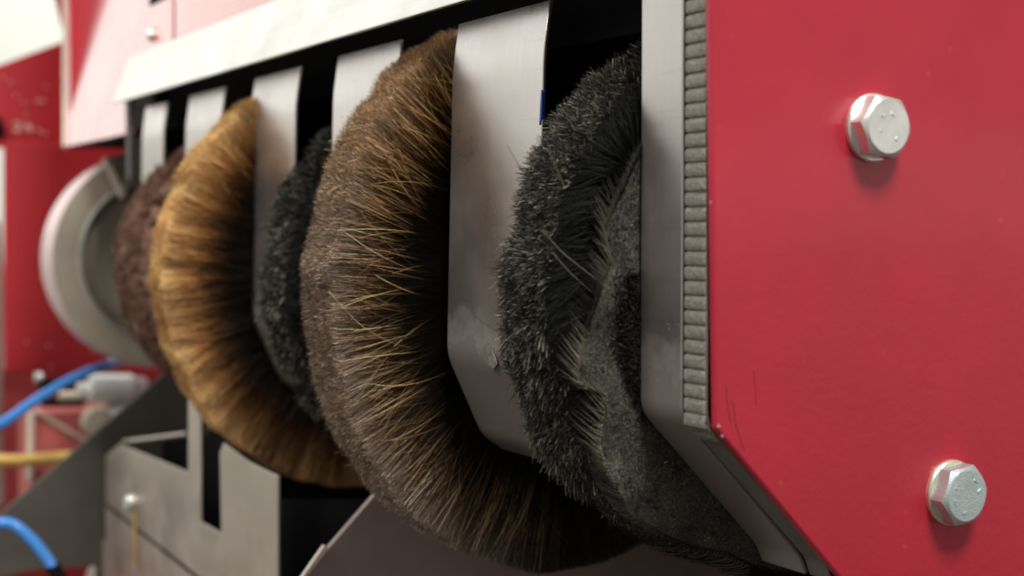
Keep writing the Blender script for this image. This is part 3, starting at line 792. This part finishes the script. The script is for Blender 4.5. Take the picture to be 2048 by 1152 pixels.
# rear top rim and dark well
e0, e1 = onY(250, 884, 0.243), onY(376, 868, 0.262)
tube('rear_rim', [e0, (e0 + e1) / 2, e1], 0.0016, M_HOPPER, hop, sub=2)
slab('end_cheek', [onY(211, 912, HY + 0.0016), onY(240, 889, HY + 0.0016), onY(256, 880, 0.2435), onY(256, 1100, 0.2435), onY(211, 1100, HY + 0.0016)], (-0.001, 0, 0), M_HOPPER, hop, 0.0003)
w0, w1 = onY(262, 884, 0.262), onY(560, 1300, 0.262)
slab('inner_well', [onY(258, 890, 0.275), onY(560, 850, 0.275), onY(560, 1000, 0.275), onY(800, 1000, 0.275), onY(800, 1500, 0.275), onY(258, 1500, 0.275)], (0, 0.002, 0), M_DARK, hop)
pb = onY(264, 1006, HY - 0.0012)
o = screw(pb, (0.25, -1, 0.1), 0.0052, M_ZINC, hop, 'bolt')
tube('marker_rod', [onY(269, 1024, HY - 0.004), onY(270, 1080, HY - 0.004), onY(270, 1132, HY - 0.004)], 0.0011, M_BRASS, hop, sub=2)

# ================================================================== FAR LEFT BACKGROUND
cab = thing('red_cabinet', 'worn red cabinet front behind the disc wheel at the left', 'cabinet')
CX_ = -1.30
slab('front_panel', [onX(u_, v_, CX_) for u_, v_ in ((8, 284), (420, 300), (420, 752), (8, 742))], (-0.004, 0, 0), M_REDFAR, cab, 0.001)
slab('upper_panel', [onX(u_, v_, CX_ - 0.05) for u_, v_ in ((-60, 152), (160, 70), (160, 296), (-60, 296))], (-0.004, 0, 0), M_REDFAR, cab, 0.001)
slab('corner_strip', [onX(u_, v_, CX_ - 0.02) for u_, v_ in ((104, -30), (150, -30), (150, 92), (134, 92))], (-0.004, 0, 0), M_REDFAR, cab, 0.001)
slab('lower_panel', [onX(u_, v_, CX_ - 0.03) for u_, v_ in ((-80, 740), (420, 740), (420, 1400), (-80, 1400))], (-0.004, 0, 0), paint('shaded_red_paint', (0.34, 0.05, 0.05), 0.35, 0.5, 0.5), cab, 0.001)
slab('bottom_edge', [onX(u_, v_, GX - 0.02) for u_, v_ in ((-60, 1142), (172, 1134), (172, 1300), (-60, 1300))], (-0.004, 0, 0), M_REDFAR, cab, 0.001)
slab('latch', [onX(u_, v_, CX_ - 0.046) for u_, v_ in ((-20, 228), (2, 236), (12, 272), (-20, 276))], (0.004, 0, 0), M_DARK, cab, 0.001)
# chalky number scribble on the upper red panel (two blurred strokes like "24")
def stroke(pts, parent, X, th=2.6, mat=M_WHITE, name='chalk_stroke'):
    q = [onX(u_, v_, X) for u_, v_ in pts]
    tube(name, q, th / FPX * 1.35 / 2, mat, parent, seg=6, sub=4)
stroke([(27, 247), (38, 245), (40, 252), (29, 262), (42, 262)], cab, CX_ - 0.0485)
stroke([(58, 246), (52, 256), (62, 256)], cab, CX_ - 0.0485); stroke([(60, 250), (60, 264)], cab, CX_ - 0.0485)
stroke([(72, 256), (82, 264), (94, 268)], cab, CX_ - 0.0485, 2)
stroke([(70, 202), (90, 202)], cab, CX_ - 0.0485, 2); 
for (u_, v_) in ((20, 162), (92, 172), (47, 204), (2, 153), (50, 227), (30, 190)):
    stroke([(u_, v_), (u_ + 3, v_ + 3)], cab, CX_ - 0.0485, 3.5, M_TAPE, 'paint_chip')
for (u_, v_) in ((84, 556), (142, 652), (50, 682), (185, 702), (256, 727), (100, 732), (96, 690)):
    stroke([(u_, v_), (u_ + 3, v_ + 3)], cab, CX_ + 0.001, 3.5, M_TAPE, 'paint_chip')

col = thing('grey_post', 'narrow grey post at the left border beside the red cabinet', 'post')
slab('post_face', [onX(u_, v_, CX_ + 0.06) for u_, v_ in ((-60, 430), (3, 440), (9, 560), (7, 860), (14, 1010), (-60, 1060))], (-0.03, 0, 0), M_COLUMN, col, 0.004)

# tray with bright rim, below the red cabinet
tray = thing('red_tray', 'small faded red tray box with pale rims behind the dark gusset', 'tray')
TX = -1.16
slab('tray_front', [onX(u_, v_, TX) for u_, v_ in ((58, 822), (300, 818), (300, 1100), (62, 1120))], (-0.05, 0, 0), M_PINK, tray, 0.002)
tube('tray_rim', [onX(72, 822, TX + .002), onX(125, 855, TX + .002), onX(184, 888, TX + .002)], 0.0019, M_TAPE, tray, sub=2)
tube('tray_rim', [onX(62, 824, TX + .002), onX(61, 880, TX + .002), onX(60, 960, TX + .002)], 0.0030, M_TAPE, tray, sub=2)
rod = tube('brass_rod', [onX(-30, 920, TX + .02), onX(50, 921, TX + .02), onX(142, 914, TX + .02)], 0.0048, M_BRASS, None, sub=2)
tag(rod, 'yellow brass rod lying across the faded red tray at the left', 'rod')
# white air cylinder
cyl = thing('air_cylinder', 'white pneumatic cylinder with black rod behind the blue hose', 'air cylinder')
AX = -1.13
def hseg(u0, u1, v, r0, r1, name, mat, X=AX):
    a, b = onX(u0, v, X), onX(u1, v, X)
    return tube(name, [a, (a + b) / 2, b], [r0] + [lerp(r0, r1, 0.5)] + [r1] if False else r0, mat, cyl, sub=1)
hseg(178, 262, 777, 0.0115, 0, 'barrel', M_WHITE); hseg(258, 290, 779, 0.0100, 0, 'end_cap', M_RUBBER); hseg(155, 180, 782, 0.0065, 0, 'neck', M_WHITE)
hseg(118, 156, 793, 0.0038, 0, 'nozzle', M_YZINC); hseg(78, 180, 768, 0.0042, 0, 'rod', M_DARK, AX - 0.01); hseg(70, 84, 755, 0.0040, 0, 'rod_end', M_ZINC, AX - 0.01)
hseg(84, 165, 806, 0.0030, 0, 'bracket', M_DARK, AX - 0.012)
knob = thing('round_knob', 'round grey knob below the white air cylinder', 'knob')
kq = onX(192, 843, AX + 0.02)
o = lathe('knob_head', [(-0.004, 0.0110), (0.004, 0.0118), (0.009, 0.0105), (0.0095, 0.0)], M_DISC, knob, seg=48); o.location = kq
a, b = onX(196, 838, AX + .01), onX(262, 806, AX - .01)
tube('knob_stem', [a, (a + b) / 2, b], 0.0075, M_ZINC, knob, sub=1)
# blue hoses
h = tube('air_hose', [onX(-40, 868, -1.02), onX(12, 842, -1.03), onX(80, 795, -1.05), (onX(165, 748, -1.08)), onX(262, 716, -1.12), onX(330, 704, -1.15)], 0.0036, M_HOSE, None, seg=20)
tag(h, 'blue air hose rising from the left border to the grey disc wheel', 'hose')
h2 = thing('air_hose', 'blue air hose arching over the bottom left corner in front of the dark gusset', 'hose')
tube('hose', [onX(-60, 1052, -0.93), onX(-10, 1047, -0.93), onX(28, 1050, -0.925), onX(68, 1084, -0.92), onX(98, 1122, -0.915), onX(116, 1152, -0.91)], 0.0036, M_HOSE, h2, seg=20)
tube('hose_ferrule', [onX(104, 1132, -0.9145), onX(114, 1148, -0.911), onX(126, 1172, -0.91)], 0.0043, M_DARK, h2, seg=20, sub=2)
